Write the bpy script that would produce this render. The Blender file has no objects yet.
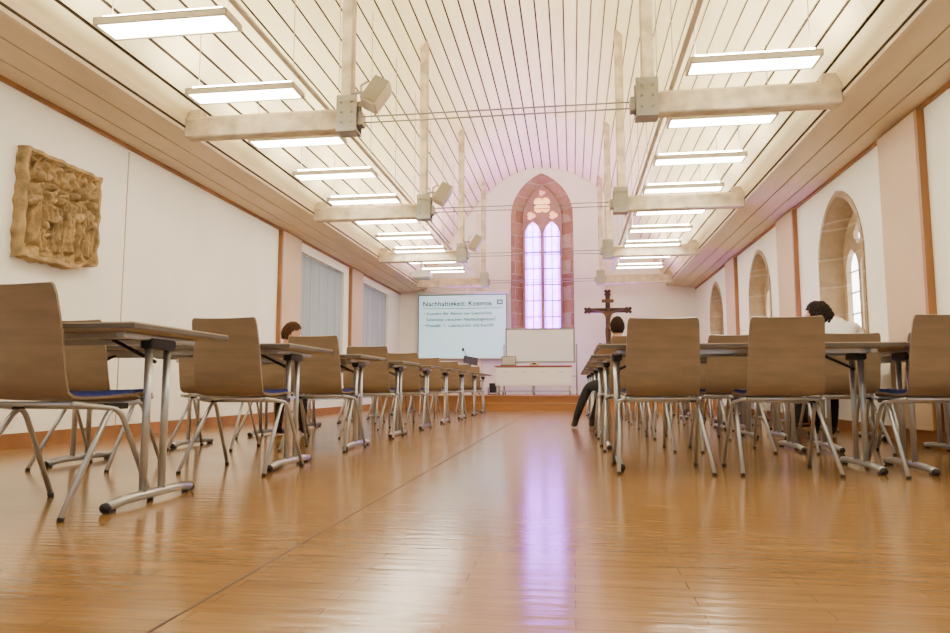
import bpy, math, random
from mathutils import Vector, Matrix
random.seed(7)
SC=bpy.context.scene
COL=SC.collection

# ------------------------------------------------------------------ materials
def new_mat(name):
    m=bpy.data.materials.new(name); m.use_nodes=True
    nt=m.node_tree; b=nt.nodes['Principled BSDF']; return m,nt,b
def mat(name,col,rough=.5,metal=0,var=0,scale=4,bump=0,stretch=(1,1,1),bscale=None,coat=0,spec=None):
    m,nt,b=new_mat(name)
    b.inputs['Base Color'].default_value=(*col,1); b.inputs['Roughness'].default_value=rough
    b.inputs['Metallic'].default_value=metal
    if coat: b.inputs['Coat Weight'].default_value=coat
    if spec is not None: b.inputs['Specular IOR Level'].default_value=spec
    if var or bump:
        tc=nt.nodes.new('ShaderNodeTexCoord'); mp=nt.nodes.new('ShaderNodeMapping')
        mp.inputs['Scale'].default_value=stretch
        nt.links.new(tc.outputs['Object'],mp.inputs['Vector'])
        n=nt.nodes.new('ShaderNodeTexNoise'); n.inputs['Scale'].default_value=scale; n.inputs['Detail'].default_value=6
        nt.links.new(mp.outputs[0],n.inputs['Vector'])
        if var:
            r=nt.nodes.new('ShaderNodeValToRGB')
            r.color_ramp.elements[0].position=.3; r.color_ramp.elements[1].position=.7
            r.color_ramp.elements[0].color=(*[max(0,c*(1-var)) for c in col],1)
            r.color_ramp.elements[1].color=(*[min(1,c*(1+var*.6)) for c in col],1)
            nt.links.new(n.outputs['Fac'],r.inputs[0]); nt.links.new(r.outputs[0],b.inputs['Base Color'])
        if bump:
            n2=n
            if bscale:
                n2=nt.nodes.new('ShaderNodeTexNoise'); n2.inputs['Scale'].default_value=bscale; n2.inputs['Detail'].default_value=6
                nt.links.new(mp.outputs[0],n2.inputs['Vector'])
            bp=nt.nodes.new('ShaderNodeBump'); bp.inputs['Strength'].default_value=bump; bp.inputs['Distance'].default_value=.02
            nt.links.new(n2.outputs['Fac'],bp.inputs['Height']); nt.links.new(bp.outputs[0],b.inputs['Normal'])
    return m
def emis(name,col,strength,base=(.8,.8,.8)):
    m,nt,b=new_mat(name)
    b.inputs['Base Color'].default_value=(*base,1)
    b.inputs['Emission Color'].default_value=(*col,1); b.inputs['Emission Strength'].default_value=strength
    return m

M_wall=mat('plaster_cream',(.87,.85,.77),.85,var=.05,scale=1.2,bump=.15,bscale=40)
M_board=mat('ceiling_board',(.90,.785,.47),.6,var=.09,scale=1.5,stretch=(3,.5,3))
M_gap=mat('board_gap_dark',(.035,.018,.008),.9)
M_soffit=mat('soffit_paint',(.62,.50,.34),.65,var=.10,scale=2,stretch=(3,.6,3))
M_beam=mat('whitewashed_timber',(.50,.41,.29),.7,var=.40,scale=6,stretch=(1,2,1),bump=.3)
M_browntrim=mat('brown_wood_trim',(.26,.11,.030),.5,var=.2,scale=5,stretch=(1,1,.3))
M_pil=mat('pilaster_tan',(.53,.39,.27),.7,var=.08,scale=2)
M_cream=mat('cream_strip',(.74,.66,.52),.7,var=.05,scale=2)
M_steel=mat('galvanised_steel',(.28,.265,.25),.4,.6)
M_silver=mat('silver_tube',(.50,.52,.56),.3,.75)
M_black=mat('black_plastic',(.012,.012,.014),.45)
M_chairwood=mat('chair_plywood',(.225,.158,.102),.42,var=.14,scale=6,stretch=(1,1,5),coat=.1)
M_blue=mat('blue_seat_fabric',(.022,.04,.24),.9,var=.2,scale=60)
M_tabletop=mat('table_laminate',(.42,.345,.26),.45,var=.05,scale=5)
M_tedge=mat('table_edge',(.09,.075,.065),.5)
M_white=mat('white_enamel',(.85,.85,.83),.35)
M_lampbody=mat('lamp_housing',(.58,.52,.42),.4)
M_lamp=emis('lamp_diffuser',(1,.94,.80),30)
M_lampup=emis('lamp_uplight_tube',(1,.92,.72),74)
M_curtain=mat('bluegrey_curtain',(.34,.40,.48),.9,var=.1,scale=3,stretch=(1,8,.3))
M_stage=mat('stage_wood',(.28,.12,.035),.4,var=.15,scale=3,stretch=(.3,1,3))
M_relief=mat('golden_sandstone',(.36,.24,.105),.9,var=.5,scale=8,bump=.6,bscale=30)
M_cross=mat('dark_oak',(.035,.017,.009),.6,var=.3,scale=10,spec=.2)
M_corpus=mat('carved_walnut',(.08,.04,.02),.6,var=.2,scale=15,spec=.2)
M_skin=mat('skin',(.52,.27,.17),.5)
M_lip=mat('lips',(.40,.14,.11),.5)
M_eye=mat('eye_white',(.8,.8,.78),.3)
M_shoe=mat('black_shoe',(.02,.02,.02),.4)
M_trous=mat('dark_trousers',(.012,.014,.02),.85)
M_red=mat('reddish_desk_top',(.28,.08,.04),.4)
M_winglass=emis('daylit_glass',(.93,.97,1),9)
M_board_w=mat('whiteboard_surface',(.74,.77,.78),.25)

def stone(name,c1,c2,mort):
    m,nt,b=new_mat(name)
    tc=nt.nodes.new('ShaderNodeTexCoord'); sep=nt.nodes.new('ShaderNodeSeparateXYZ'); cmb=nt.nodes.new('ShaderNodeCombineXYZ')
    nt.links.new(tc.outputs['Object'],sep.inputs[0])
    ad=nt.nodes.new('ShaderNodeMath'); ad.operation='ADD'
    nt.links.new(sep.outputs[0],ad.inputs[0]); nt.links.new(sep.outputs[1],ad.inputs[1])
    nt.links.new(ad.outputs[0],cmb.inputs[0]); nt.links.new(sep.outputs[2],cmb.inputs[1])
    br=nt.nodes.new('ShaderNodeTexBrick'); br.inputs['Scale'].default_value=1
    br.inputs['Brick Width'].default_value=.7; br.inputs['Row Height'].default_value=.34; br.inputs['Mortar Size'].default_value=.012
    br.inputs['Color1'].default_value=(*c1,1); br.inputs['Color2'].default_value=(*c2,1); br.inputs['Mortar'].default_value=(*mort,1)
    nt.links.new(cmb.outputs[0],br.inputs['Vector'])
    n=nt.nodes.new('ShaderNodeTexNoise'); n.inputs['Scale'].default_value=9; nt.links.new(tc.outputs['Object'],n.inputs['Vector'])
    mx=nt.nodes.new('ShaderNodeMix'); mx.data_type='RGBA'; mx.blend_type='MULTIPLY'; mx.inputs['Factor'].default_value=.5
    nt.links.new(br.outputs['Color'],mx.inputs['A']); nt.links.new(n.outputs['Fac'],mx.inputs['B'])
    hs=nt.nodes.new('ShaderNodeHueSaturation'); hs.inputs['Value'].default_value=1.3
    nt.links.new(mx.outputs['Result'],hs.inputs['Color'])
    nt.links.new(hs.outputs[0],b.inputs['Base Color']); b.inputs['Roughness'].default_value=.85
    return m
M_redstone=stone('red_sandstone',(.25,.125,.085),(.36,.21,.14),(.40,.31,.24))
M_tanstone=stone('tan_sandstone',(.25,.17,.095),(.33,.23,.14),(.36,.28,.20))
M_tracery=mat('tracery_stone',(.34,.19,.17),.8,var=.15,scale=8)

def floor_mat():
    m,nt,b=new_mat('honey_parquet')
    tc=nt.nodes.new('ShaderNodeTexCoord')
    br=nt.nodes.new('ShaderNodeTexBrick'); br.inputs['Scale'].default_value=1
    br.inputs['Brick Width'].default_value=.55; br.inputs['Row Height'].default_value=.065; br.inputs['Mortar Size'].default_value=.0010
    br.inputs['Color1'].default_value=(.36,.205,.078,1); br.inputs['Color2'].default_value=(.30,.165,.06,1); br.inputs['Mortar'].default_value=(.19,.10,.036,1)
    br.inputs['Bias'].default_value=-.1
    nt.links.new(tc.outputs['Object'],br.inputs['Vector'])
    mp=nt.nodes.new('ShaderNodeMapping'); mp.inputs['Scale'].default_value=(3,40,1); nt.links.new(tc.outputs['Object'],mp.inputs['Vector'])
    n=nt.nodes.new('ShaderNodeTexNoise'); n.inputs['Scale'].default_value=1.5; n.inputs['Detail'].default_value=5; nt.links.new(mp.outputs[0],n.inputs['Vector'])
    r=nt.nodes.new('ShaderNodeValToRGB'); r.color_ramp.elements[0].color=(.76,.73,.69,1); r.color_ramp.elements[1].color=(1.0,1.0,1.0,1)
    r.color_ramp.elements[0].position=.3; r.color_ramp.elements[1].position=.65
    nt.links.new(n.outputs['Fac'],r.inputs[0])
    mx=nt.nodes.new('ShaderNodeMix'); mx.data_type='RGBA'; mx.blend_type='MULTIPLY'; mx.inputs['Factor'].default_value=1
    nt.links.new(br.outputs['Color'],mx.inputs['A']); nt.links.new(r.outputs[0],mx.inputs['B'])
    nw=nt.nodes.new('ShaderNodeTexNoise'); nw.inputs['Scale'].default_value=.9; nw.inputs['Detail'].default_value=4; nt.links.new(tc.outputs['Object'],nw.inputs['Vector'])
    rw=nt.nodes.new('ShaderNodeValToRGB'); rw.color_ramp.elements[0].color=(.82,.80,.78,1); rw.color_ramp.elements[1].color=(1,1,1,1); rw.color_ramp.elements[0].position=.35; rw.color_ramp.elements[1].position=.6
    nt.links.new(nw.outputs['Fac'],rw.inputs[0])
    mx2=nt.nodes.new('ShaderNodeMix'); mx2.data_type='RGBA'; mx2.blend_type='MULTIPLY'; mx2.inputs['Factor'].default_value=1
    nt.links.new(mx.outputs['Result'],mx2.inputs['A']); nt.links.new(rw.outputs[0],mx2.inputs['B'])
    nt.links.new(mx2.outputs['Result'],b.inputs['Base Color'])
    n2=nt.nodes.new('ShaderNodeTexNoise'); n2.inputs['Scale'].default_value=2.5; n2.inputs['Detail'].default_value=4; nt.links.new(tc.outputs['Object'],n2.inputs['Vector'])
    mr=nt.nodes.new('ShaderNodeMapRange'); mr.inputs['To Min'].default_value=.12; mr.inputs['To Max'].default_value=.20
    nt.links.new(n2.outputs['Fac'],mr.inputs['Value']); nt.links.new(mr.outputs[0],b.inputs['Roughness'])
    b.inputs['Specular IOR Level'].default_value=.55
    mp3=nt.nodes.new('ShaderNodeMapping'); mp3.inputs['Scale'].default_value=(2,14,1); nt.links.new(tc.outputs['Object'],mp3.inputs['Vector'])
    n3=nt.nodes.new('ShaderNodeTexNoise'); n3.inputs['Scale'].default_value=2; n3.inputs['Detail'].default_value=2; nt.links.new(mp3.outputs[0],n3.inputs['Vector'])
    bp=nt.nodes.new('ShaderNodeBump'); bp.inputs['Strength'].default_value=.12; bp.inputs['Distance'].default_value=.01
    nt.links.new(n3.outputs['Fac'],bp.inputs['Height']); nt.links.new(bp.outputs[0],b.inputs['Normal'])
    return m
M_floor=floor_mat()
M_seam=mat('floor_seam',(.06,.025,.01),.7)

# ------------------------------------------------------------------ mesh builder
class MB:
    def __init__(s): s.v=[];s.f=[];s.m=[];s.mats=[];s.sm=[]
    def mi(s,m):
        if m not in s.mats: s.mats.append(m)
        return s.mats.index(m)
    def add(s,vs,fs,m,smooth=False,xf=None):
        o=len(s.v); i=s.mi(m)
        for p in vs:
            p=Vector(p)
            if xf is not None: p=xf@p
            s.v.append(p)
        for f in fs: s.f.append([a+o for a in f]); s.m.append(i); s.sm.append(smooth)
    def box(s,x0,x1,y0,y1,z0,z1,m,xf=None,bev=0):
        if bev:
            b=bev
            loops=[]
            for (z,ins) in ((z0,b),(z0+b,0),(z1-b,0),(z1,b)):
                xs0,xs1,ys0,ys1=x0+ins,x1-ins,y0+ins,y1-ins
                loops.append([(xs0+b,ys0,z),(xs1-b,ys0,z),(xs1,ys0+b,z),(xs1,ys1-b,z),(xs1-b,ys1,z),(xs0+b,ys1,z),(xs0,ys1-b,z),(xs0,ys0+b,z)])
            vs=[p for l in loops for p in l]; fs=[]
            for k in range(3):
                for j in range(8): fs.append((k*8+j,k*8+(j+1)%8,(k+1)*8+(j+1)%8,(k+1)*8+j))
            fs.append(tuple(reversed(range(8)))); fs.append(tuple(range(24,32)))
            s.add(vs,fs,m,False,xf); return
        vs=[(x0,y0,z0),(x1,y0,z0),(x1,y1,z0),(x0,y1,z0),(x0,y0,z1),(x1,y0,z1),(x1,y1,z1),(x0,y1,z1)]
        fs=[(3,2,1,0),(4,5,6,7),(0,1,5,4),(1,2,6,5),(2,3,7,6),(3,0,4,7)]
        s.add(vs,fs,m,False,xf)
    def tube(s,path,r,m,n=8,cap=True,xf=None,bend=0):
        pts=[Vector(p) for p in path]
        if bend:
            out=[pts[0]]
            for i in range(1,len(pts)-1):
                a,b,c=pts[i-1],pts[i],pts[i+1]
                d=min(bend,(a-b).length*.45,(c-b).length*.45)
                p0=b+(a-b).normalized()*d; p1=b+(c-b).normalized()*d
                for k in range(5):
                    t=k/4; out.append(p0*(1-t)**2+b*2*t*(1-t)+p1*t*t)
            out.append(pts[-1]); pts=out
        rr=r if isinstance(r,(list,tuple)) else [r]*len(pts)
        T=(pts[1]-pts[0]).normalized(); N=T.orthogonal().normalized()
        vs=[];fs=[]
        for i,p in enumerate(pts):
            if i==0: t=(pts[1]-pts[0])
            elif i==len(pts)-1: t=pts[-1]-pts[-2]
            else: t=(pts[i+1]-pts[i]).normalized()+(pts[i]-pts[i-1]).normalized()
            t.normalize(); N=(N-t*N.dot(t)).normalized(); B=t.cross(N)
            for k in range(n):
                a=2*math.pi*k/n; vs.append(p+(N*math.cos(a)+B*math.sin(a))*rr[i])
        for i in range(len(pts)-1):
            for k in range(n):
                fs.append((i*n+k,i*n+(k+1)%n,(i+1)*n+(k+1)%n,(i+1)*n+k))
        if cap: fs.append(tuple(reversed(range(n)))); fs.append(tuple(range((len(pts)-1)*n,len(pts)*n)))
        s.add(vs,fs,m,True,xf)
    def ell(s,c,r,m,nu=16,nv=10,xf=None,fn=None,keep=None):
        vs=[];fs=[]
        for j in range(nv+1):
            th=math.pi*j/nv
            for i in range(nu):
                ph=2*math.pi*i/nu
                d=Vector((math.sin(th)*math.cos(ph),math.sin(th)*math.sin(ph),math.cos(th)))
                p=Vector((d.x*r[0],d.y*r[1],d.z*r[2]))
                if fn: p=fn(d,p)
                vs.append(Vector(c)+p)
        for j in range(nv):
            for i in range(nu):
                q=(j*nu+i,(j+1)*nu+i,(j+1)*nu+(i+1)%nu,j*nu+(i+1)%nu)
                if keep:
                    cc=sum((vs[a] for a in q),Vector())/4-Vector(c)
                    if not keep(cc): continue
                fs.append(q)
        s.add(vs,fs,m,True,xf)
    def mesh(s,name):
        me=bpy.data.meshes.new(name); me.from_pydata([tuple(p) for p in s.v],[],s.f)
        for m in s.mats: me.materials.append(m)
        me.polygons.foreach_set('material_index',s.m); me.polygons.foreach_set('use_smooth',s.sm)
        me.update(); return me
    def obj(s,name,loc=(0,0,0),parent=None,rotz=0):
        return place(s.mesh(name),name,loc,rotz,parent)
def place(me,name,loc=(0,0,0),rotz=0,parent=None):
    o=bpy.data.objects.new(name,me); o.location=loc; o.rotation_euler=(0,0,rotz); COL.objects.link(o)
    if parent: o.parent=parent
    return o
def empty(name,loc=(0,0,0),rotz=0):
    e=bpy.data.objects.new(name,None); e.location=loc; e.rotation_euler=(0,0,rotz); e.empty_display_size=.1; COL.objects.link(e); return e

def plate(mb,outer,holes,w0,w1,mapfn,m):
    """2D outline with holes extruded from w0 to w1"""
    cu=bpy.data.curves.new('tmp','CURVE'); cu.dimensions='2D'; cu.fill_mode='BOTH'; cu.extrude=abs(w1-w0)/2
    for poly in [outer]+holes:
        sp=cu.splines.new('POLY'); sp.points.add(len(poly)-1)
        for i,(a,b) in enumerate(poly): sp.points[i].co=(a,b,0,1)
        sp.use_cyclic_u=True
    ob=bpy.data.objects.new('tmp',cu); COL.objects.link(ob)
    dg=bpy.context.evaluated_depsgraph_get(); dg.update()
    me=bpy.data.meshes.new_from_object(ob.evaluated_get(dg))
    c=(w0+w1)/2
    mb.add([mapfn(v.co.x,v.co.y,v.co.z+c) for v in me.vertices],[tuple(p.vertices) for p in me.polygons],m)
    bpy.data.objects.remove(ob); bpy.data.curves.remove(cu); bpy.data.meshes.remove(me)

def arch(cx,hw,z0,zs,za,n=14):
    h=za-zs; c=(hw*hw-h*h)/(2*hw); R=hw-c; a1=math.atan2(h,-c)
    right=[(c+R*math.cos(a1*i/n),zs+R*math.sin(a1*i/n)) for i in range(n+1)]
    pts=[(cx+hw,z0)]+[(cx+x,z) for x,z in right]
    pts+=[(cx-x,z) for x,z in reversed(right[:-1])]+[(cx-hw,z0)]
    return pts
def loft(mb,A,B,wa,wb,mapfn,m):
    n=len(A); vs=[mapfn(a,b,wa) for a,b in A]+[mapfn(a,b,wb) for a,b in B]
    mb.add(vs,[(i,(i+1)%n,n+(i+1)%n,n+i) for i in range(n)],m)
def foil(cx,cz,r,k=4,rot=0,n=48):
    out=[]
    for i in range(n):
        a=2*math.pi*i/n
        rr=r*(.62+.38*abs(math.cos(k*(a-rot)/2))**.6)
        out.append((cx+rr*math.cos(a),cz+rr*math.sin(a)))
    return out

# ------------------------------------------------------------------ room
XC=-.70; XL=XC-3.76; XR=XC+3.76; YB=17.8; Y0=-3.0
mb=MB(); mb.box(XL-.4,XR+.4,Y0,YB+.4,-.1,0,M_floor)
mb.box(-.855,-.848,Y0,15.3,0,.0012,M_seam)
mb.obj('floor')

mb=MB(); ZT=3.2
outer=[(Y0,0),(YB,0),(YB,ZT),(Y0,ZT)]
wins=[8.42,11.92,15.42]
mapR=lambda u,v,w:(XR+w,u,v)
holes=[arch(c,.62,.95,1.95,2.68) for c in wins]
plate(mb,outer,holes,0,.4,mapR,M_wall); mb.obj('wall_right')
for k,c in enumerate(wins):
    mb=MB()
    O=arch(c,.62,.95,1.95,2.68); I=arch(c,.46,1.1,1.95,2.52)
    loft(mb,O,I,-.004,.26,mapR,M_tanstone)
    plate(mb,arch(c,.68,.90,1.95,2.75),[arch(c,.619,.951,1.95,2.679)],-.014,-.002,mapR,M_tanstone)
    lan=[arch(c+s*.21,.175,1.14,1.85,2.10,8) for s in(-1,1)]
    plate(mb,arch(c,.465,1.09,1.95,2.525),lan+[foil(c,2.25,.12)],.20,.26,mapR,M_tanstone)
    plate(mb,arch(c,.46,1.1,1.95,2.51),[],.262,.27,mapR,M_winglass)
    for s in(-1,1):
        for z in (1.35,1.6,1.85):
            mb.box(XR+.25,XR+.26,c+s*.21-.175,c+s*.21+.175,z-.008,z+.008,M_black)
    mb.obj('window_%d'%(k+2))

mb=MB()
mapL=lambda u,v,w:(XL-w,u,v)
rec=[(10.95,13.25),(14.45,16.6)]
plate(mb,outer,[[(a,.25),(b,.25),(b,2.75),(a,2.75)] for a,b in rec],0,.3,mapL,M_wall)
mb.obj('wall_left')
for k,(a,b) in enumerate(rec):
    mb=MB(); n=90; vs=[];fs=[]
    for i in range(n+1):
        y=a+(b-a)*i/n; x=XL-.06-.02*math.sin(i*1.1)-.01*math.sin(i*.37)
        vs+=[(x,y,.25),(x,y,2.75)]
    for i in range(n): fs.append((2*i,2*i+2,2*i+3,2*i+1))
    mb.add(vs,fs,M_curtain,True)
    mb.tube([(XL-.03,a,2.72),(XL-.03,b,2.72)],.012,M_silver)
    mb.obj('curtain')

# back wall with tall gothic window
mb=MB(); WX=-.73
mapB=lambda u,v,w:(u,YB+w,v)
O=arch(WX,.77,1.72,4.85,5.97,20); I=arch(WX,.50,1.85,4.85,5.76,20)
plate(mb,[(XL-.3,0),(XR+.3,0),(XR+.3,6.6),(XL-.3,6.6)],[O],0,.4,mapB,M_wall)
mb.obj('wall_back')
mb=MB()
loft(mb,O,I,-.004,.28,mapB,M_redstone)
plate(mb,arch(WX,.80,1.68,4.85,6.02,20),[arch(WX,.769,1.721,4.85,5.969,20)],-.02,-.002,mapB,M_redstone)
lan=[arch(WX+s*.245,.205,1.9,4.45,4.80,12) for s in(-1,1)]
tr=[foil(WX,5.24,.245,4,math.pi/4),foil(WX-.29,4.96,.12,3),foil(WX+.29,4.96,.12,3),foil(WX,5.57,.09,3)]
plate(mb,arch(WX,.505,1.84,4.85,5.765,20),lan+tr,.20,.27,mapB,M_tracery)
def glass_mat():
    m,nt,b=new_mat('stained_glass_backlit')
    tc=nt.nodes.new('ShaderNodeTexCoord'); sp=nt.nodes.new('ShaderNodeSeparateXYZ'); nt.links.new(tc.outputs['Object'],sp.inputs[0])
    # vertical zones: violet foot, lilac middle, gold and ruby tracery lights
    mr=nt.nodes.new('ShaderNodeMapRange'); mr.inputs['From Min'].default_value=1.8; mr.inputs['From Max'].default_value=5.7; nt.links.new(sp.outputs[2],mr.inputs['Value'])
    r=nt.nodes.new('ShaderNodeValToRGB'); e=r.color_ramp.elements
    e[0].position=0; e[0].color=(.40,.02,.80,1); e[1].position=1; e[1].color=(.05,.004,.002,1)
    for p,c in ((.18,(.36,.045,.95)),(.42,(.36,.10,1)),(.74,(.38,.12,.95)),(.785,(.09,.010,.010)),(.83,(.10,.03,.002)),(.90,(.13,.055,.003)),(.95,(.07,.006,.002))):
        x=e.new(p); x.color=(*c,1)
    nt.links.new(mr.outputs[0],r.inputs[0])
    # coloured border strip of each lancet
    sb=nt.nodes.new('ShaderNodeMath'); sb.operation='ADD'; sb.inputs[1].default_value=-WX; nt.links.new(sp.outputs[0],sb.inputs[0])
    ab=nt.nodes.new('ShaderNodeMath'); ab.operation='ABSOLUTE'; nt.links.new(sb.outputs[0],ab.inputs[0])
    s2=nt.nodes.new('ShaderNodeMath'); s2.operation='SUBTRACT'; s2.inputs[1].default_value=.245; nt.links.new(ab.outputs[0],s2.inputs[0])
    a2=nt.nodes.new('ShaderNodeMath'); a2.operation='ABSOLUTE'; nt.links.new(s2.outputs[0],a2.inputs[0])
    gt=nt.nodes.new('ShaderNodeMath'); gt.operation='GREATER_THAN'; gt.inputs[1].default_value=.145; nt.links.new(a2.outputs[0],gt.inputs[0])
    lt=nt.nodes.new('ShaderNodeMath'); lt.operation='LESS_THAN'; lt.inputs[1].default_value=4.82; nt.links.new(sp.outputs[2],lt.inputs[0])
    an=nt.nodes.new('ShaderNodeMath'); an.operation='MULTIPLY'; nt.links.new(gt.outputs[0],an.inputs[0]); nt.links.new(lt.outputs[0],an.inputs[1])
    bd=nt.nodes.new('ShaderNodeMix'); bd.data_type='RGBA'; nt.links.new(an.outputs[0],bd.inputs['Factor'])
    nt.links.new(r.outputs[0],bd.inputs['A']); bd.inputs['B'].default_value=(.16,.012,.42,1)
    v=nt.nodes.new('ShaderNodeTexVoronoi'); v.inputs['Scale'].default_value=8; nt.links.new(tc.outputs['Object'],v.inputs['Vector'])
    mx=nt.nodes.new('ShaderNodeMix'); mx.data_type='RGBA'; mx.blend_type='MULTIPLY'; mx.inputs['Factor'].default_value=.45
    nt.links.new(bd.outputs['Result'],mx.inputs['A']); nt.links.new(v.outputs['Color'],mx.inputs['B'])
    nt.links.new(mx.outputs['Result'],b.inputs['Emission Color']); b.inputs['Emission Strength'].default_value=28
    return m
plate(mb,arch(WX,.5,1.85,4.85,5.75,20),[],.275,.28,mapB,glass_mat())
for s in(-1,1):
    z=2.3
    while z<4.6:
        mb.box(WX+s*.245-.205,WX+s*.245+.205,YB+.255,YB+.27,z-.012,z+.012,M_cross); z+=.42
    mb.box(WX+s*.245-.009,WX+s*.245+.009,YB+.257,YB+.27,1.9,4.75,M_cross)
mb.obj('window_1')

# soffits and cornices
EI=3.08
prof=[(EI,3.10),(2.85,3.50),(2.55,4.02),(2.25,4.51),(2.0,4.88),(1.8,5.14),(1.6,5.37),(1.4,5.57),(1.2,5.74),(1.0,5.87),(.7,6.02),(.35,6.12),(0,6.15)]
def ceil_z(rel):
    r=abs(rel)
    for (a,za),(b,zb) in zip(prof[:-1],prof[1:]):
        if b<=r<=a: return zb+(za-zb)*(r-b)/(a-b)
    return 3.1
for s,nm in((-1,'left'),(1,'right')):
    mb=MB()
    p=[(3.77,2.94),(3.57,2.962),(3.555,2.964),(3.34,2.992),(3.325,2.994),(EI,3.022)]
    def strip(a,b,m,dz=0,th=.03):
        (x0,z0),(x1,z1)=a,b
        X0,X1=XC+s*x0,XC+s*x1
        mb.add([(X0,Y0,z0+dz),(X1,Y0,z1+dz),(X1,YB,z1+dz),(X0,YB,z0+dz),(X0,Y0,z0+th+dz),(X1,Y0,z1+th+dz),(X1,YB,z1+th+dz),(X0,YB,z0+th+dz)],
               [(0,1,2,3),(4,7,6,5),(0,4,5,1),(1,5,6,2),(2,6,7,3),(3,7,4,0)],m)
    strip(p[0],p[1],M_soffit); strip(p[2],p[3],M_soffit); strip(p[4],p[5],M_soffit)
    strip(p[0],p[5],M_gap,.025,.02)
    a,b=sorted((XC+s*3.76,XC+s*3.735)); mb.box(a,b,Y0,YB,2.905,2.945,M_browntrim)
    a,b=sorted((XC+s*(EI+.02),XC+s*(EI-.02))); mb.box(a,b,Y0,YB,3.005,3.13,M_soffit)
    a,b=sorted((XC+s*(EI-.015),XC+s*(EI-.035))); mb.box(a,b,Y0,YB,3.04,3.055,M_gap)
    mb.obj('trim_cornice_'+nm)
    mb=MB(); a,b=sorted((XC+s*3.76,XC+s*3.735)); mb.box(a,b,Y0,15.3,0,.12,M_browntrim); mb.obj('baseboard_'+nm)

# ceiling
full=[(-x,z) for x,z in prof]+[(x,z) for x,z in reversed(prof[:-1])]
L=[0]
for a,b in zip(full[:-1],full[1:]): L.append(L[-1]+math.dist(a,b))
def at(t):
    for i in range(len(L)-1):
        if t<=L[i+1]+1e-9:
            k=(t-L[i])/(L[i+1]-L[i]); a,b=full[i],full[i+1]
            return (XC+a[0]+(b[0]-a[0])*k,a[1]+(b[1]-a[1])*k)
    return (XC+full[-1][0],full[-1][1])
mb=MB(); N=42; W=L[-1]/N
for i in range(N):
    t0,t1=i*W+.014,(i+1)*W-.014
    (xa,za),(xb,zb)=at(t0),at(t1)
    nx,nz=-(zb-za),(xb-xa); l=math.hypot(nx,nz); nx,nz=nx/l*.02,nz/l*.02
    js=[Y0]+[Y0+j*5.2+(i*1.9)%5.2 for j in range(5) if Y0+.5<Y0+j*5.2+(i*1.9)%5.2<YB-.5]+[YB]
    for ya,yb in zip(js[:-1],js[1:]):
        yb2=yb-.003
        mb.add([(xa,ya,za),(xb,ya,zb),(xb,yb2,zb),(xa,yb2,za),(xa+nx,ya,za+nz),(xb+nx,ya,zb+nz),(xb+nx,yb2,zb+nz),(xa+nx,yb2,za+nz)],
           [(0,1,2,3),(4,7,6,5),(0,4,5,1),(1,5,6,2),(2,6,7,3),(3,7,4,0)],M_board)
vs=[];fs=[]
for x,z in full: vs+=[(XC+x*1.01,Y0,z+.03),(XC+x*1.01,YB,z+.03)]
for i in range(len(full)-1): fs.append((2*i,2*i+2,2*i+3,2*i+1))
mb.add(vs,fs,M_gap); mb.obj('ceiling')

# pilasters
for s,nm,ys in((-1,'left',(10.1,13.55)),(1,'right',(-.65,2.85,6.36,9.86,13.36))):
    for y in ys:
        mb=MB()
        w=.8
        a,b=sorted((XC+s*3.758,XC+s*3.70)); mb.box(a,b,y+.05,min(y+w,YB),.12,2.905,M_pil)
        a,b=sorted((XC+s*3.758,XC+s*3.695)); mb.box(a,b,y,y+.05,.12,2.905,M_browntrim)
        mb.obj('pilaster')
mb=MB(); mb.box(XL,XL+.006,6.395,6.405,.12,2.885,M_pil); mb.obj('trim_2')
mb=MB(); mb.box(-2.42,-2.26,YB-.07,YB,.31,5.0,M_cream)
mb.obj('trim_3')
mb=MB(); mb.box(.86,1.02,YB-.07,YB,.31,5.0,M_cream); mb.obj('trim_4')

# ------------------------------------------------------------------ roof beams
BY=[2.8,6.3,9.8,13.3,16.8]
def roof_beam(s):
    mb=MB()
    x=lambda r:XC+s*r
    a,b=sorted((x(3.06),x(1.36))); mb.box(a,b,-.075,.075,2.94,3.13,M_beam,bev=.012)
    a,b=sorted((x(1.47),x(1.36))); mb.box(a,b,-.06,.06,3.12,ceil_z(1.36)-.0,M_beam,bev=.01)
    a,b=sorted((x(3.04),x(1.52))); mb.box(a,b,-.05,.05,3.13,3.15,M_soffit)
    a,b=sorted((x(1.50),x(1.30))); mb.box(a,b,-.09,-.076,2.93,3.27,M_steel); mb.box(a,b,.076,.09,2.93,3.27,M_steel)
    mb.box(a,b,-.09,.09,2.915,2.935,M_steel)
    for zz in(3.0,3.1,3.2):
        for xx in(1.35,1.45): mb.tube([(x(xx),-.1,zz),(x(xx),.1,zz)],.013,M_steel,6)
    a,b=sorted((x(1.32),x(1.25))); mb.box(a,b,-.06,.06,2.98,3.11,M_steel,bev=.008)
    a,b=sorted((x(3.06),x(2.90))); mb.box(a,b,-.06,.06,3.12,3.22,M_beam)
    return mb.mesh('roof_beam')
rb={s:roof_beam(s) for s in(-1,1)}
for y in BY:
    for s in(-1,1): place(rb[s],'roof_beam',(0,y,0))
    mb=MB()
    for dz in(3.02,3.08): mb.tube([(XC-1.25,0,dz),(XC+1.25,0,dz)],.007,M_steel,6)
    mb.obj('tie_rod',(0,y,0))

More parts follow.
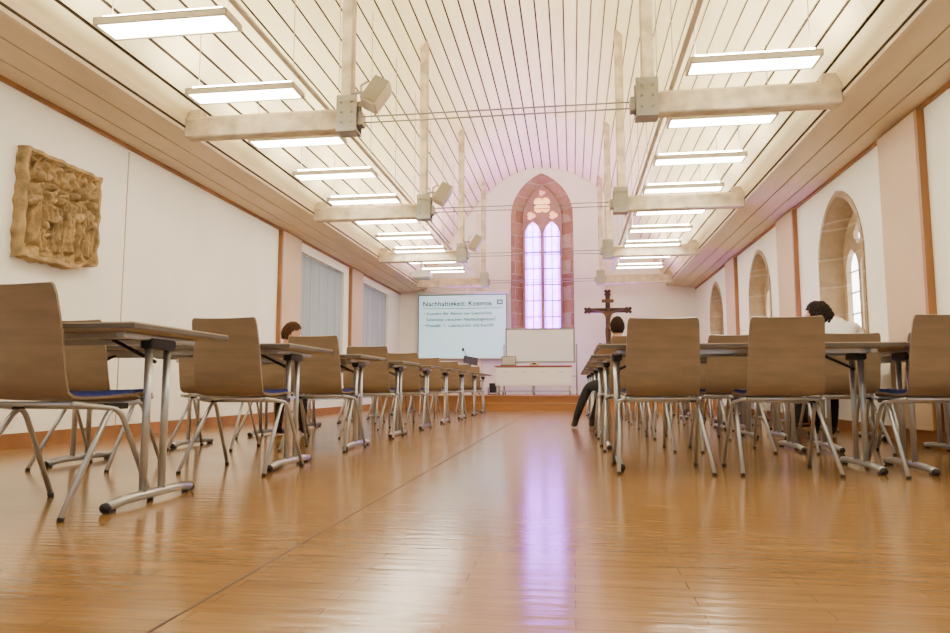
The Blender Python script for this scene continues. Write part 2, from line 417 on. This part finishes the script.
def speaker_mesh():
    mb=MB()
    xf=Matrix.Rotation(math.radians(28),4,'Y')@Matrix.Rotation(math.radians(-15),4,'X')
    mb.box(-.09,.09,-.09,.09,-.15,.15,M_lampbody,xf,bev=.015)
    mb.box(-.075,.075,-.10,-.088,-.135,.135,M_steel,xf)
    mb.tube([(-.11,0,-.04),(-.15,0,-.02),(-.15,0,.10),(-.08,0,.14)],.012,M_steel,6)
    mb.tube([(-.25,0,.03),(-.1,0,.03)],.015,M_steel,6)
    return mb.mesh('loudspeaker')
sm=speaker_mesh()
for y in (6.3,9.8,13.3): place(sm,'loudspeaker',(XC-1.12,y-.05,3.27))

# ------------------------------------------------------------------ ceiling lights
def lamp_mesh(s):
    mb=MB(); cx=2.19; z=3.14; hw=.51
    x0,x1=-hw,hw; d=.125
    mb.box(x0,x1,-d,d,z,z+.012,M_lampbody)
    mb.box(x0,x1,-d,-d+.02,z-.04,z+.01,M_lampbody); mb.box(x0,x1,d-.02,d,z-.04,z+.01,M_lampbody)
    mb.box(x0,x0+.02,-d,d,z-.04,z+.01,M_lampbody); mb.box(x1-.02,x1,-d,d,z-.04,z+.01,M_lampbody)
    mb.box(x0+.025,x1-.025,-.10,.10,z-.034,z-.012,M_lamp)
    mb.box(x0+.05,x1-.05,-.09,.09,z+.03,z+.04,M_lampup)
    for q in(-.45,.45):
        rel=(cx+s*q) 
        mb.tube([(q,0,z+.01),(q,0,ceil_z(rel)+.01)],.004,M_steel,5)
    return mb.mesh('ceiling_light')
for s in(-1,1):
    lm=lamp_mesh(s)
    for k in range(-3,10): place(lm,'ceiling_light',(XC+s*2.19,4.52+1.22*k,0))
    mb=MB()
    for q in(1.62,): mb.box(XC+s*q-.02,XC+s*q+.02,Y0,16.2,3.17,3.19,M_lampbody)
    mb.obj('light_rail')

# ------------------------------------------------------------------ stage etc.
mb=MB(); SY=15.3
mb.box(XL,XR,SY,YB,.0,.28,M_stage); mb.box(XL,XR,SY-.03,YB,.28,.31,M_stage); mb.box(XL,XR,SY-.005,SY,.0,.03,M_browntrim)
mb.box(-2.2,.6,SY-.32,SY,0,.15,M_stage); mb.obj('stage')
ST=.31

# projection screen
e=empty('projection_screen',(-2.78,YB-.16,2.04))
mb=MB(); w,h=1.13,.80
M_scr=emis('projected_image',(.50,.82,.92),.9,(.45,.6,.65))
M_ink=mat('projected_text',(.003,.005,.012),.9,spec=0)
M_teal=emis('projected_mark',(.10,.35,.40),.5,(.1,.2,.2))
mb.box(-w,w,-.006,.006,-h,h,M_scr); mb.box(-w-.02,w+.02,.007,.012,-h-.02,h+.02,M_black)
mb.tube([(-w-.06,.03,h+.06),(w+.06,.03,h+.06)],.045,M_white,12)
mb.box(-w,w,-.012,.008,-h-.03,-h,M_white)
mb.box(-w+.10,w-.10,-.009,-.007,h-.345,h-.330,M_ink)
mb.box(w-.24,w-.08,-.009,-.007,h-.25,h-.12,M_teal); mb.box(w-.20,w-.12,-.0095,-.008,h-.21,h-.16,M_white)
mb.obj('screen_surface',parent=e)
def text(body,x,z,size,m,par,y=-.012,off=.0):
    c=bpy.data.curves.new('text','FONT'); c.body=body; c.size=size; c.materials.append(m); c.extrude=.0005; c.offset=off; c.space_character=1.05
    o=bpy.data.objects.new('slide_text',c); COL.objects.link(o); o.location=(x,y,z); o.rotation_euler=(math.pi/2,0,0); o.parent=par
text('Nachhaltigkeit: Kosmos',-w+.10,h-.27,.178,M_ink,e,off=.003)
for i,t in enumerate(['• Konzert der Aktion zur Geschichte','  Gewalttat zwischen Nachhaltigkeiten?','• Pressefr. 1  Literatursch. mit Kerlöf?']):
    text(t,-w+.12,h-.50-i*.155,.112,M_ink,e,off=.0015)

# whiteboard on stand
mb=MB(); x0,x1=-1.55,.05; y=16.55
mb.box(x0,x1,y-.012,y+.012,1.08,1.86,M_board_w)
for a,b,c,d in((x0-.02,x1+.02,1.84,1.88),(x0-.02,x1+.02,1.06,1.10)): mb.box(a,b,y-.02,y+.02,c,d,M_steel)
for a in(x0-.02,x1-.02): mb.box(a,a+.04,y-.02,y+.02,1.06,1.88,M_steel)
mb.box(x0+.2,x1-.2,y-.09,y-.01,1.045,1.06,M_silver)
for a in(x0-.05,x1+.05):
    mb.tube([(a,y,ST+.06),(a,y,1.5)],.018,M_steel)
    mb.tube([(a,y-.3,ST+.07),(a,y+.3,ST+.07)],.018,M_steel)
    for q in(-.28,.28): mb.tube([(a-.012,y+q,ST+.03),(a+.012,y+q,ST+.03)],.03,M_black,12)
mb.tube([(x0-.05,y,.75),(x1+.05,y,.75)],.014,M_silver)
mb.obj('whiteboard')

# stage desk / cabinet
mb=MB(); x0,x1=-1.72,-.02; ya,yb=15.75,16.2
mb.box(x0-.02,x1+.02,ya-.02,yb,.945,.975,M_red,bev=.006)
mb.box(x0,x1,ya,yb,.52,.93,M_white)
for i in range(4):
    a=x0+.02+i*.42; mb.box(a,a+.40,ya-.012,ya,.55,.91,M_white); mb.box(a+.14,a+.26,ya-.025,ya-.012,.82,.835,M_silver)
mb.box(x0+.02,x1-.02,ya+.01,yb-.02,.93,.945,M_black)
for a in(x0+.04,(x0+x1)/2,x1-.04):
    for b in(ya+.05,yb-.05): mb.tube([(a,b,ST),(a,b,.53)],.022,M_silver)
mb.box(x0+.06,x1-.06,ya+.04,ya+.06,.38,.42,M_silver)
mb.obj('stage_sideboard')
mb=MB(); mb.box(-.17,.17,-.12,.12,0,.018,M_black,bev=.004)
xf=Matrix.Translation((0,.12,.015))@Matrix.Rotation(math.radians(-15),4,'X'); mb.box(-.17,.17,-.006,.006,0,.22,M_black,xf); mb.box(-.155,.155,-.008,-.006,.015,.205,M_steel,xf)
mb.obj('laptop',(-1.45,15.95,.975))
mb=MB(); mb.box(-.1,.1,-.06,.06,0,.08,M_beam,bev=.006); mb.box(-.04,.04,-.061,-.059,.03,.06,M_gap); mb.obj('wooden_box',(-.85,15.95,.975))

# crucifix
e=empty('standing_crucifix',(.85,16.75,ST))
mb=MB()
T=2.72-ST
mb.box(-.055,.055,-.04,.04,.1,T,M_cross,bev=.01)
az=T-.42
mb.box(-.48,.48,-.04,.04,az-.055,az+.055,M_cross,bev=.01)
for px,pz in((-.48,az),(.48,az),(0,T)):
    for dx,dz in((0,0),(.04,.04),(-.04,.04),(.04,-.04),(-.04,-.04)): mb.ell((px+dx,0,pz+dz),(.04,.04,.04),M_cross,10,8)
mb.box(-.14,.14,-.055,-.04,az+.18,az+.26,M_corpus)
mb.box(-.28,.28,-.28,.28,0,.10,M_cross,bev=.02); mb.box(-.17,.17,-.17,.17,.10,.2,M_cross,bev=.02)
mb.obj('cross_timber',parent=e)

def skin(name,J,E,sub=2,mats=None,classify=None,parent=None,smooth=True):
    me=bpy.data.meshes.new(name); me.from_pydata([tuple(p) for p,r in J],E,[])
    ob=bpy.data.objects.new(name,me); COL.objects.link(ob)
    ob.modifiers.new('s','SKIN')
    sv=me.skin_vertices[0].data
    for i,(p,r) in enumerate(J):
        rr=r if isinstance(r,tuple) else (r,r); sv[i].radius=rr
    sv[0].use_root=True
    sb=ob.modifiers.new('d','SUBSURF'); sb.levels=sub; sb.render_levels=sub
    dg=bpy.context.evaluated_depsgraph_get(); dg.update()
    out=bpy.data.meshes.new_from_object(ob.evaluated_get(dg)); bpy.data.objects.remove(ob)
    out.name=name
    out.materials.clear()
    for m in mats: out.materials.append(m)
    for p in out.polygons:
        p.use_smooth=True
        p.material_index=classify(p.center) if classify else 0
    o=bpy.data.objects.new(name,out); COL.objects.link(o)
    if parent: o.parent=parent
    return o
J=[((0,-.08,az-.42),.05),((0,-.09,az-.28),.055),((0,-.09,az-.12),.065),((0,-.09,az-.04),.03),((.01,-.12,az+.05),.05),
   ((-.10,-.08,az-.06),.03),((-.24,-.06,az-.02),.024),((-.40,-.055,az+.02),.018),
   ((.10,-.08,az-.06),.03),((.24,-.06,az-.02),.024),((.40,-.055,az+.02),.018),
   ((-.04,-.10,az-.46),.04),((-.04,-.14,az-.66),.03),((-.02,-.06,az-.9),.022),((.04,-.10,az-.46),.04),((.03,-.14,az-.66),.03),((.01,-.07,az-.9),.022)]
E=[(0,1),(1,2),(2,3),(3,4),(2,5),(5,6),(6,7),(2,8),(8,9),(9,10),(0,11),(11,12),(12,13),(0,14),(14,15),(15,16)]
skin('corpus',J,E,1,[M_corpus],None,e)

# music stand
mb=MB()
for a in(90,210,330): mb.tube([(0,0,.25),(.28*math.cos(math.radians(a)),.28*math.sin(math.radians(a)),.012)],.011,M_black)
mb.tube([(0,0,.2),(0,0,.78)],.014,M_black)
xf=Matrix.Translation((0,0,.80))@Matrix.Rotation(math.radians(55),4,'X')@Matrix.Rotation(math.radians(18),4,'Y'); mb.box(-.17,.17,-.11,.11,-.006,.006,M_black,xf,bev=.002)
mb.tube([(-.08,.05,.82),(-.12,.03,.95),(-.17,0,1.05)],.010,M_black); mb.ell((-.18,-.01,1.06),(.03,.03,.045),M_black)
mb.obj('music_stand',(-2.35,16.2,ST))

# violet LED uplights
M_led=emis('led_violet',(.6,.15,1),3)
def uplight(x,y,power,tgt,z=None,col=(.50,.13,1),size=80):
    z=ST if z is None else z
    e=empty('stage_uplight',(x,y,z))
    mb=MB(); mb.tube([(0,0,.04),(0,0,.28)],[.09,.10],M_black,16,cap=False); mb.tube([(0,0,.04),(0,0,.06)],.088,M_black,16); mb.tube([(0,0,.20),(0,0,.205)],.085,M_led,16)
    mb.tube([(-.12,0,.0),(-.12,0,.18)],.012,M_black); mb.tube([(.12,0,.0),(.12,0,.18)],.012,M_black); mb.box(-.13,.13,-.06,.06,0,.02,M_black)
    mb.obj('housing',parent=e)
    l=bpy.data.lights.new('violet_spot','SPOT'); l.energy=power; l.color=col; l.spot_size=math.radians(size); l.spot_blend=.8; l.shadow_soft_size=.04
    o=bpy.data.objects.new('violet_spot',l); COL.objects.link(o); o.parent=e; o.location=(0,0,.25)
    o.rotation_euler=(Vector(tgt)-Vector((x,y,z+.25))).to_track_quat('-Z','Y').to_euler()
uplight(.45,17.3,1500,(.3,14.8,6)); uplight(-1.95,17.3,1500,(-1.6,14.8,6))
uplight(2.86,13.2,130,(2.98,13.7,3),0,size=70); uplight(2.86,9.45,130,(2.98,10.1,3),0,size=70)

# video projector
mb=MB(); mb.box(-.2,.2,-.16,.16,-.07,.07,M_white,bev=.02); mb.tube([(.08,.15,0),(.08,.19,0)],.05,M_black,14); mb.tube([(0,0,.07),(0,0,ceil_z(2.3)-2.76)],.02,M_white)
mb.box(-.15,.15,-.12,.12,-.09,-.07,M_steel)
mb.obj('video_projector',(-3.0,13.7,2.75))

# ------------------------------------------------------------------ stone relief
def relief():
    W,H=1.0,.92; nu,nv=200,180
    F=[(.15,.10,.66,.17,.095),(.34,.34,.34,.10,.07),(.45,.08,.52,.13,.08),(.60,.10,.60,.13,.09),(.725,.06,.68,.15,.10),(.87,.10,.58,.12,.085),(.54,.48,.24,.07,.06),(.29,.08,.26,.12,.06)]
    def hf(u,v):
        h=0
        for k,(cx,b,hh,w,d) in enumerate(F):
            w*=.88
            t=(v-b)/hh
            if -.02<t<.82:
                ww=w*.5*(1.0-.35*t+.12*math.sin(t*7+k)); q=(u-cx-.015*math.sin(t*5+k))/ww
                if abs(q)<1:
                    fold=.20*math.sin(q*9+t*6+k)+.10*math.sin(q*17-t*9)
                    h=max(h,d*(math.sqrt(1-q*q)*(.85+fold))*min(1,(t+.02)*12)*min(1,(.82-t)*9+.3))
            r=w*.27; dx,dz=(u-cx-.01)/r,(v-b-hh*.90)/(r*1.25)
            q=dx*dx+dz*dz
            if q<1: h=max(h,d*.55+d*.75*math.sqrt(1-q))
            ax,az=cx-.3*w*(-1)**k,b+hh*.58
            dx,dz=(u-ax)/(w*.45),(v-az-(u-ax)*.5)/(hh*.06); q=dx*dx+dz*dz
            if q<1: h=max(h,d*1.15*math.sqrt(1-q*.5))
        if v>.70:
            h=max(h,.02+.03*math.sin(u*38)*math.sin(v*44)+.015*math.sin(u*71+v*30))
        if v<.12: h=max(h,.04+.012*math.sin(u*40))
        h+=.005*math.sin(u*97)*math.sin(v*83)
        eb=min(u,W-u,v,H-v)
        if eb<.04: h=max(h,.07+.006*math.sin((u+v)*30))
        return h*1.15
    mb=MB(); vs=[];fs=[]
    for j in range(nv+1):
        for i in range(nu+1):
            u=W*i/nu; v=H*j/nv
            eb=min(i,nu-i,j,nv-j)
            ou=.008*math.sin(v*23)+.006*math.sin(v*51); ov=.007*math.sin(u*19)+.005*math.sin(u*47)
            uu=u+ou*(1 if i in(0,nu) else .5); vv=v+ov*(1 if j in(0,nv) else .5)
            if v<.12 and u>.72: vv=vv+ (.12-v)*.55*min(1,(u-.72)*9)
            vs.append((.02+(hf(u,v) if eb>0 else .03),uu*.92,vv))
    for j in range(nv):
        for i in range(nu):
            a=j*(nu+1)+i; fs.append((a,a+1,a+nu+2,a+nu+1))
    bd=[i for i in range(nu+1)]+[j*(nu+1)+nu for j in range(1,nv+1)]+[nv*(nu+1)+i for i in range(nu-1,-1,-1)]+[j*(nu+1) for j in range(nv-1,0,-1)]
    o=len(vs)
    for b in bd: vs.append((0,vs[b][1],vs[b][2]))
    n=len(bd)
    for k in range(n): fs.append((bd[k],o+k,o+(k+1)%n,bd[(k+1)%n]))
    mb.add(vs,fs,M_relief,True)
    return mb.mesh('stone_relief')
place(relief(),'stone_relief',(XL+.001,4.97,1.535))

# ------------------------------------------------------------------ chair
def chair_mesh():
    mb=MB()
    prof=[(-.300,.878),(-.296,.868),(-.288,.84),(-.268,.76),(-.252,.68),(-.240,.60),(-.230,.54),(-.218,.495),(-.198,.462),(-.165,.444),(-.12,.438),(-.05,.438),(.03,.441),(.10,.446),(.16,.449),(.20,.446),(.225,.436),(.238,.420)]
    nW=12
    HW=[ .186,.196,.201,.204,.206,.208,.209,.209,.208,.207,.206,.208,.21,.21,.208,.204,.195,.175]
    def pos(i,j,off):
        y,z=prof[i]
        a=prof[max(0,i-1)];b=prof[min(len(prof)-1,i+1)]
        ty,tz=b[0]-a[0],b[1]-a[1]; l=math.hypot(ty,tz); ny,nz=-tz/l,ty/l
        t=-1+2*j/nW; x=t*HW[i]
        cv=.018*(t*t-0.3)*(1 if i<8 else .35)
        return (x,y+ny*(off+cv),z+nz*(off+cv))
    n=len(prof)
    vs=[pos(i,j,0) for i in range(n) for j in range(nW+1)]+[pos(i,j,.011) for i in range(n) for j in range(nW+1)]
    o=n*(nW+1); fs=[]
    for i in range(n-1):
        for j in range(nW):
            a=i*(nW+1)+j; fs.append((a,a+1,a+nW+2,a+nW+1)); fs.append((o+a,o+a+nW+1,o+a+nW+2,o+a+1))
    mb.add(vs,fs,M_chairwood,True)
    bd=[j for j in range(nW+1)]+[i*(nW+1)+nW for i in range(1,n)]+[(n-1)*(nW+1)+j for j in range(nW-1,-1,-1)]+[i*(nW+1) for i in range(n-2,0,-1)]
    mb.add([vs[b] for b in bd]+[vs[o+b] for b in bd],[((k+1)%len(bd),k,len(bd)+k,len(bd)+(k+1)%len(bd)) for k in range(len(bd))],M_chairwood)
    rows=list(range(9,16)); vs=[];fs=[]
    for off in(.010,.028):
        for r,i in enumerate(rows):
            for j in range(nW+1):
                p=Vector(pos(i,j,off)); p.x*=.96 if off<.02 else .92; vs.append(p)
    R=len(rows); o=R*(nW+1)
    for r in range(R-1):
        for j in range(nW):
            a=r*(nW+1)+j; fs.append((o+a,o+a+1,o+a+nW+2,o+a+nW+1))
    bd=[j for j in range(nW+1)]+[i*(nW+1)+nW for i in range(1,R)]+[(R-1)*(nW+1)+j for j in range(nW-1,-1,-1)]+[i*(nW+1) for i in range(R-2,0,-1)]
    for k in range(len(bd)):
        a,b=bd[k],bd[(k+1)%len(bd)]; fs.append((b,a,o+a,o+b))
    mb.add(vs,fs,M_blue,True)
    for s in(-1,1):
        mb.tube([(s*.262,-.255,.012),(s*.226,.015,.405),(s*.215,.20,.428)],.0115,M_silver,8,bend=.05)
        mb.tube([(s*.255,.255,.012),(s*.236,.06,.40),(s*.21,-.17,.425)],.0115,M_silver,8,bend=.05)
        mb.tube([(s*.262,-.256,0),(s*.2605,-.249,.016)],.0135,M_black,8); mb.tube([(s*.255,.257,0),(s*.2535,.250,.016)],.0135,M_black,8)
        mb.box(s*.215-.02,s*.215+.02,-.02,.11,.40,.425,M_black)
    mb.tube([(-.225,.03,.408),(.225,.03,.408)],.010,M_silver); mb.tube([(-.212,-.15,.424),(.212,-.15,.424)],.010,M_silver)
    mb.tube([(-.214,.18,.426),(.214,.18,.426)],.010,M_silver)
    return mb.mesh('stacking_chair')
CH=chair_mesh()

def table_mesh(Lx,nm):
    mb=MB(); h=Lx/2; D=.375
    mb.box(-h,h,-D,D,.722,.744,M_tabletop); mb.box(-h-.003,h+.003,-D-.003,D+.003,.720,.738,M_tedge)
    mb.box(-h+.01,h-.01,-D+.01,D-.01,.717,.721,M_tabletop)
    for s in(-1,1):
        x=s*(h-.13)
        mb.box(x-.02,x+.02,-.27,.27,.69,.716,M_silver,bev=.005)
        for y in(-.068,.068): mb.tube([(x,y,.04),(x,y,.70)],.0165,M_silver,10)
        mb.tube([(x,-.30,.026),(x,-.18,.036),(x,.18,.036),(x,.30,.026)],.020,M_silver,10)
        for q in(-1,1): mb.tube([(x,q*.295,.022),(x,q*.315,.02)],.0205,M_black,10); mb.box(x-.015,x+.015,q*.28-.02,q*.28+.02,0,.012,M_black)
        mb.box(x-.028,x+.028,-.095,.095,.655,.70,M_black,bev=.006)
        xi=x-s*.22
        mb.tube([(x-s*.01,0,.60),(xi,0,.70)],.009,M_black,6)
        mb.box(min(x,xi-s*.05),max(x,xi-s*.05),-.03,.03,.70,.716,M_black)
    for y in(-.2,.2): mb.box(-h+.12,h-.12,y-.012,y+.012,.69,.716,M_silver)
    return mb.mesh(nm)
TA=table_mesh(1.7,'folding_table'); TB=table_mesh(1.12,'folding_table_short')

def chair(x,back,rz=None):
    rz=math.radians(random.uniform(-3,3)) if rz is None else rz
    place(CH,'stacking_chair',(x,back+.27,0),rz)
P=1.37
for k in range(9):
    y=2.87+P*k
    dx=-.06 if k==0 else random.uniform(-.015,.02)
    place(TA,'folding_table',(-2.47+dx,y,0))
    for j,x in enumerate((-2.09 if k==0 else -1.95,-2.90)):
        b=y-.47+random.uniform(-.03,.03)
        if k==3 and j==1: b=y-.62
        chair(x+random.uniform(-.02,.02),b, math.radians(-4) if (k,j)==(0,0) else None)
for k in range(7):
    y=4.57+P*k
    place(TA,'folding_table',(1.0,y,0)); place(TB,'folding_table',(2.42,y,0))
    for j,x in enumerate((.51,1.19,2.03,2.62)):
        b=y-.47+random.uniform(-.03,.03)
        if k==3 and j==0: b=y-.68
        if k==2 and j>=2:
            if j==3: continue
            x=2.42; b=y-.66
        chair(x+random.uniform(-.02,.02) if k else x,b)

# ------------------------------------------------------------------ people
def seg_d(p,a,b):
    a=Vector(a);b=Vector(b);ab=b-a;t=max(0,min(1,(p-a).dot(ab)/ab.length_squared)); return (p-a-ab*t).length
def person(name,loc,rz,lean,shirt,hairc,long=False,feet=None,headturn=0,hs=1,lowz=0,arms=None,sidelean=0,hoff=(0,0,0),tilt=0):
    e=empty(name,(loc[0],loc[1],0),rz)
    f=feet or [(-.13,.47),(.13,.47)]
    hipz=.575
    sp=[Vector((0,0,hipz)),Vector((sidelean*.25,lean*.25,hipz+.16)),Vector((sidelean*.65,lean*.65,hipz+.33-lowz*.5)),Vector((sidelean,lean,hipz+.43-lowz)),Vector((sidelean*1.1,lean+.02,hipz+.50-lowz))+Vector(hoff)*.6]
    J=[(sp[0],(.15*hs,.12)),(sp[1],(.13*hs,.105)),(sp[2],(.155*hs,.115)),(sp[3],(.085,.07)),(sp[4],(.052,.055))]
    E=[(0,1),(1,2),(2,3),(3,4)]
    SH=[Vector((sidelean+s*.175*hs,lean*.85,hipz+.385-lowz)) for s in(-1,1)]
    arms=arms or [((-.25,lean+.08,.80),(-.16,lean+.33,.80)),((.25,lean+.08,.80),(.16,lean+.33,.80))]
    wr=[]
    for k,s in enumerate((-1,1)):
        b=len(J); el,w=arms[k]
        J+=[(SH[k],.062),((SH[k]+Vector(el))/2,.05),(Vector(el),.042),((Vector(el)+Vector(w))/2,.038),(Vector(w),.027)]
        E+=[(2,b),(b,b+1),(b+1,b+2),(b+2,b+3),(b+3,b+4)]; wr.append((Vector(el),Vector(w)))
    legs=[]
    for k,s in enumerate((-1,1)):
        b=len(J); hip=Vector((s*.09,.03,hipz-.03)); fx,fy=f[k]
        an=Vector((fx,fy,.10)); out=Vector((fx-hip.x,0,0))
        L1,L2=.43,.43; d=an-hip; D=min(d.length,L1+L2-.01); mid=hip+d.normalized()*((L1*L1-L2*L2+D*D)/(2*D)); hh=math.sqrt(max(0,L1*L1-(D/2)**2))
        up=Vector((0,.5,1)); up=(up-d.normalized()*up.dot(d.normalized())).normalized(); kn=mid+up*hh
        if kn.z>.58: kn.z=.58
        dirf=Vector((fx*.5,1,0)).normalized()
        J+=[(hip,.085),((hip+kn)/2,.078),(kn,.06),((kn+an)/2+Vector((0,-.01,.03)),.056),(an,.04),(an+dirf*.03-Vector((0,0,.055)),.04),(an+dirf*.15-Vector((0,0,.068)),.03)]
        E+=[(0,b)]+[(b+i,b+i+1) for i in range(6)]
        legs.append((hip,kn,an))
    def cls(p):
        if p.z<.105: return 2
        dl=min(min(seg_d(p,h,k),seg_d(p,k,a)) for h,k,a in legs)
        if p.z<hipz+.02 and dl<.14: return 1
        for el,w in wr:
            if (p-w).length<.035: return 3
        if seg_d(p,sp[3],sp[4])<.09 and p.z>hipz+.455-lowz: return 3
        return 0
    skin('body',J,E,2,[shirt,M_trous,M_shoe,M_skin],cls,e)
    for k,s in enumerate((-1,1)):
        el,w=wr[k]; d=(w-el).normalized(); side=d.cross(Vector((0,0,1))).normalized()*( -s)
        dn=Vector((0,0,-1))
        pc=w+d*.05
        J2=[(w,.024),(pc,(.028,.02))]; E2=[(0,1)]
        for q,(off,ln) in enumerate(((.027,.072),(.009,.08),(-.009,.075),(-.026,.058))):
            b=len(J2); r0=w+d*.085+side*off
            J2+=[(r0,.0105),(r0+d*ln*.45+dn*.004,.0092),(r0+d*ln*.78+dn*.016,.0085),(r0+d*ln+dn*.028,.007)]
            E2+=[(1,b),(b,b+1),(b+1,b+2),(b+2,b+3)]
        b=len(J2); J2+=[(w+d*.03+side*.03,.013),(w+d*.06+side*.052+dn*.006,.0105),(w+d*.088+side*.06+dn*.012,.0085)]
        E2+=[(1,b),(b,b+1),(b+1,b+2)]
        skin('hand_'+('l' if s<0 else 'r'),J2,E2,1,[M_skin],None,e)
    hc=sp[4]+Vector(hoff)*.4+Vector((0,.02+lean*.1,.115)); mb=MB()
    xf=Matrix.Translation(hc)@Matrix.Rotation(headturn,4,'Z')@Matrix.Rotation(-lean*.9-tilt,4,'X')
    def hfm(d,p):
        p=p.copy()
        if d.z<0: p.x*=1-.28*d.z*d.z; p.y=p.y*(1-.12*d.z*d.z)+.012*(-d.z)
        if d.y>.3: p.y-=.01*(d.y-.3)
        n=max(0,1-((p.x/.014)**2+((p.z+.012)/.026)**2));  p.y+=.024*n*(1 if d.y>0 else 0)
        return p
    mb.ell((0,0,0),(.076,.097,.118),M_skin,32,24,xf,hfm)
    mb.tube([xf@Vector((0,-.015,-.08)),sp[4]+Vector((0,0,-.03))],[.05,.055],M_skin,14)
    for s in(-1,1):
        mb.ell((s*.03,.084,.008),(.014,.010,.009),M_eye,10,8,xf); mb.ell((s*.03,.0925,.008),(.006,.003,.006),M_black,8,6,xf)
        mb.ell((s*.03,.090,.028),(.018,.006,.004),hairc,8,6,xf)
        mb.ell((s*.078,-.008,-.005),(.010,.018,.030),M_skin,10,8,xf)
    mb.ell((0,.086,-.055),(.024,.008,.007),M_lip,12,6,xf); mb.ell((0,.092,-.02),(.012,.014,.012),M_skin,10,8,xf)
    rnd=random.Random(3)
    def hk(c): return c.z>.035+.9*max(0,c.y-.03) or c.y<(-.005 if c.z>-.03 else -.03) and c.z>-.085
    def hn(d,p): return p*(1+.03*math.sin(d.x*19)*math.sin(d.z*17)+.02*math.sin(d.y*31))
    mb.ell((0,-.006,.006),(.084,.104,.126),hairc,36,26,xf,hn,hk)
    mb.obj('head',parent=e)
    if long:
        mb=MB()
        for i in range(120):
            a=math.radians(rnd.uniform(170,330)); r=.07+rnd.uniform(0,.014)
            z0=rnd.uniform(-.02,.10); rr=math.sqrt(max(.1,1-(z0/.135)**2)); Lh=rnd.uniform(.14,.25)
            ph=rnd.uniform(0,6); pts=[]
            for t in range(12):
                q=t/11; sp_=1+.25*math.sin(q*2.4); zz=z0-Lh*q
                x=math.cos(a)*r*rr*(sp_)+.010*math.sin(q*16+ph)-.05*q; y=math.sin(a)*(r+.02)*rr*(sp_)+.010*math.cos(q*16+ph)-.015
                pts.append((x,y,zz))
            mb.tube(pts,[.012]*11+[.004],hairc,6,xf=xf)
        mb.obj('hair',parent=e)
    return e
M_hair1=mat('dark_brown_hair',(.022,.012,.007),.9,var=.3,scale=40,spec=.1)
M_hair2=mat('brown_hair',(.045,.02,.009),.9,var=.3,scale=40,spec=.1)
M_hair3=mat('black_curly_hair',(.012,.007,.005),.8,var=.3,scale=40,spec=.15)
M_sh_w=mat('white_blouse',(.88,.87,.88),.8); M_sh_d=mat('charcoal_sweater',(.02,.022,.03),.9,var=.2,scale=30); M_sh_g=mat('grey_shirt',(.10,.11,.14),.9)
person('seated_man',(.53,8.68-.68+.17),0,.12,M_sh_d,M_hair1,feet=[(-.50,.42),(-.30,.46)],hs=1.1)
person('seated_woman',(2.40,7.31-.66+.17),math.radians(12),.14,M_sh_w,M_hair3,True,feet=[(.06,.50),(.30,.60)],headturn=math.radians(30),hs=1.1,lowz=-.10,sidelean=.07,hoff=(-.10,.05,-.105),tilt=.25,arms=[((-.26,.24,.81),(-.18,.46,.80)),((.38,.14,.84),(.26,.40,.80))])
person('seated_student',(-2.88,6.98-.62+.16),0,.33,M_sh_g,M_hair2,feet=[(-.12,.40),(.12,.45)],lowz=.15,headturn=math.radians(-55))

# ------------------------------------------------------------------ world, camera
w=bpy.data.worlds.new('World'); SC.world=w; w.use_nodes=True
bg=w.node_tree.nodes['Background']; bg.inputs[0].default_value=(1,.98,.95,1); bg.inputs[1].default_value=.9

cam=bpy.data.cameras.new('Camera'); co=bpy.data.objects.new('Camera',cam); COL.objects.link(co)
cam.sensor_width=36; cam.lens=700/950*36; cam.clip_start=.05
th=math.radians(7.9); ph=math.radians(5.77)
F=Vector((-math.sin(th)*math.cos(ph),math.cos(th)*math.cos(ph),math.sin(ph)))
R=Vector((math.cos(th),math.sin(th),0)); U=R.cross(F)
m=Matrix((R,U,-F)).transposed().to_4x4(); m.translation=Vector((0,0,.49)); co.matrix_world=m
SC.camera=co
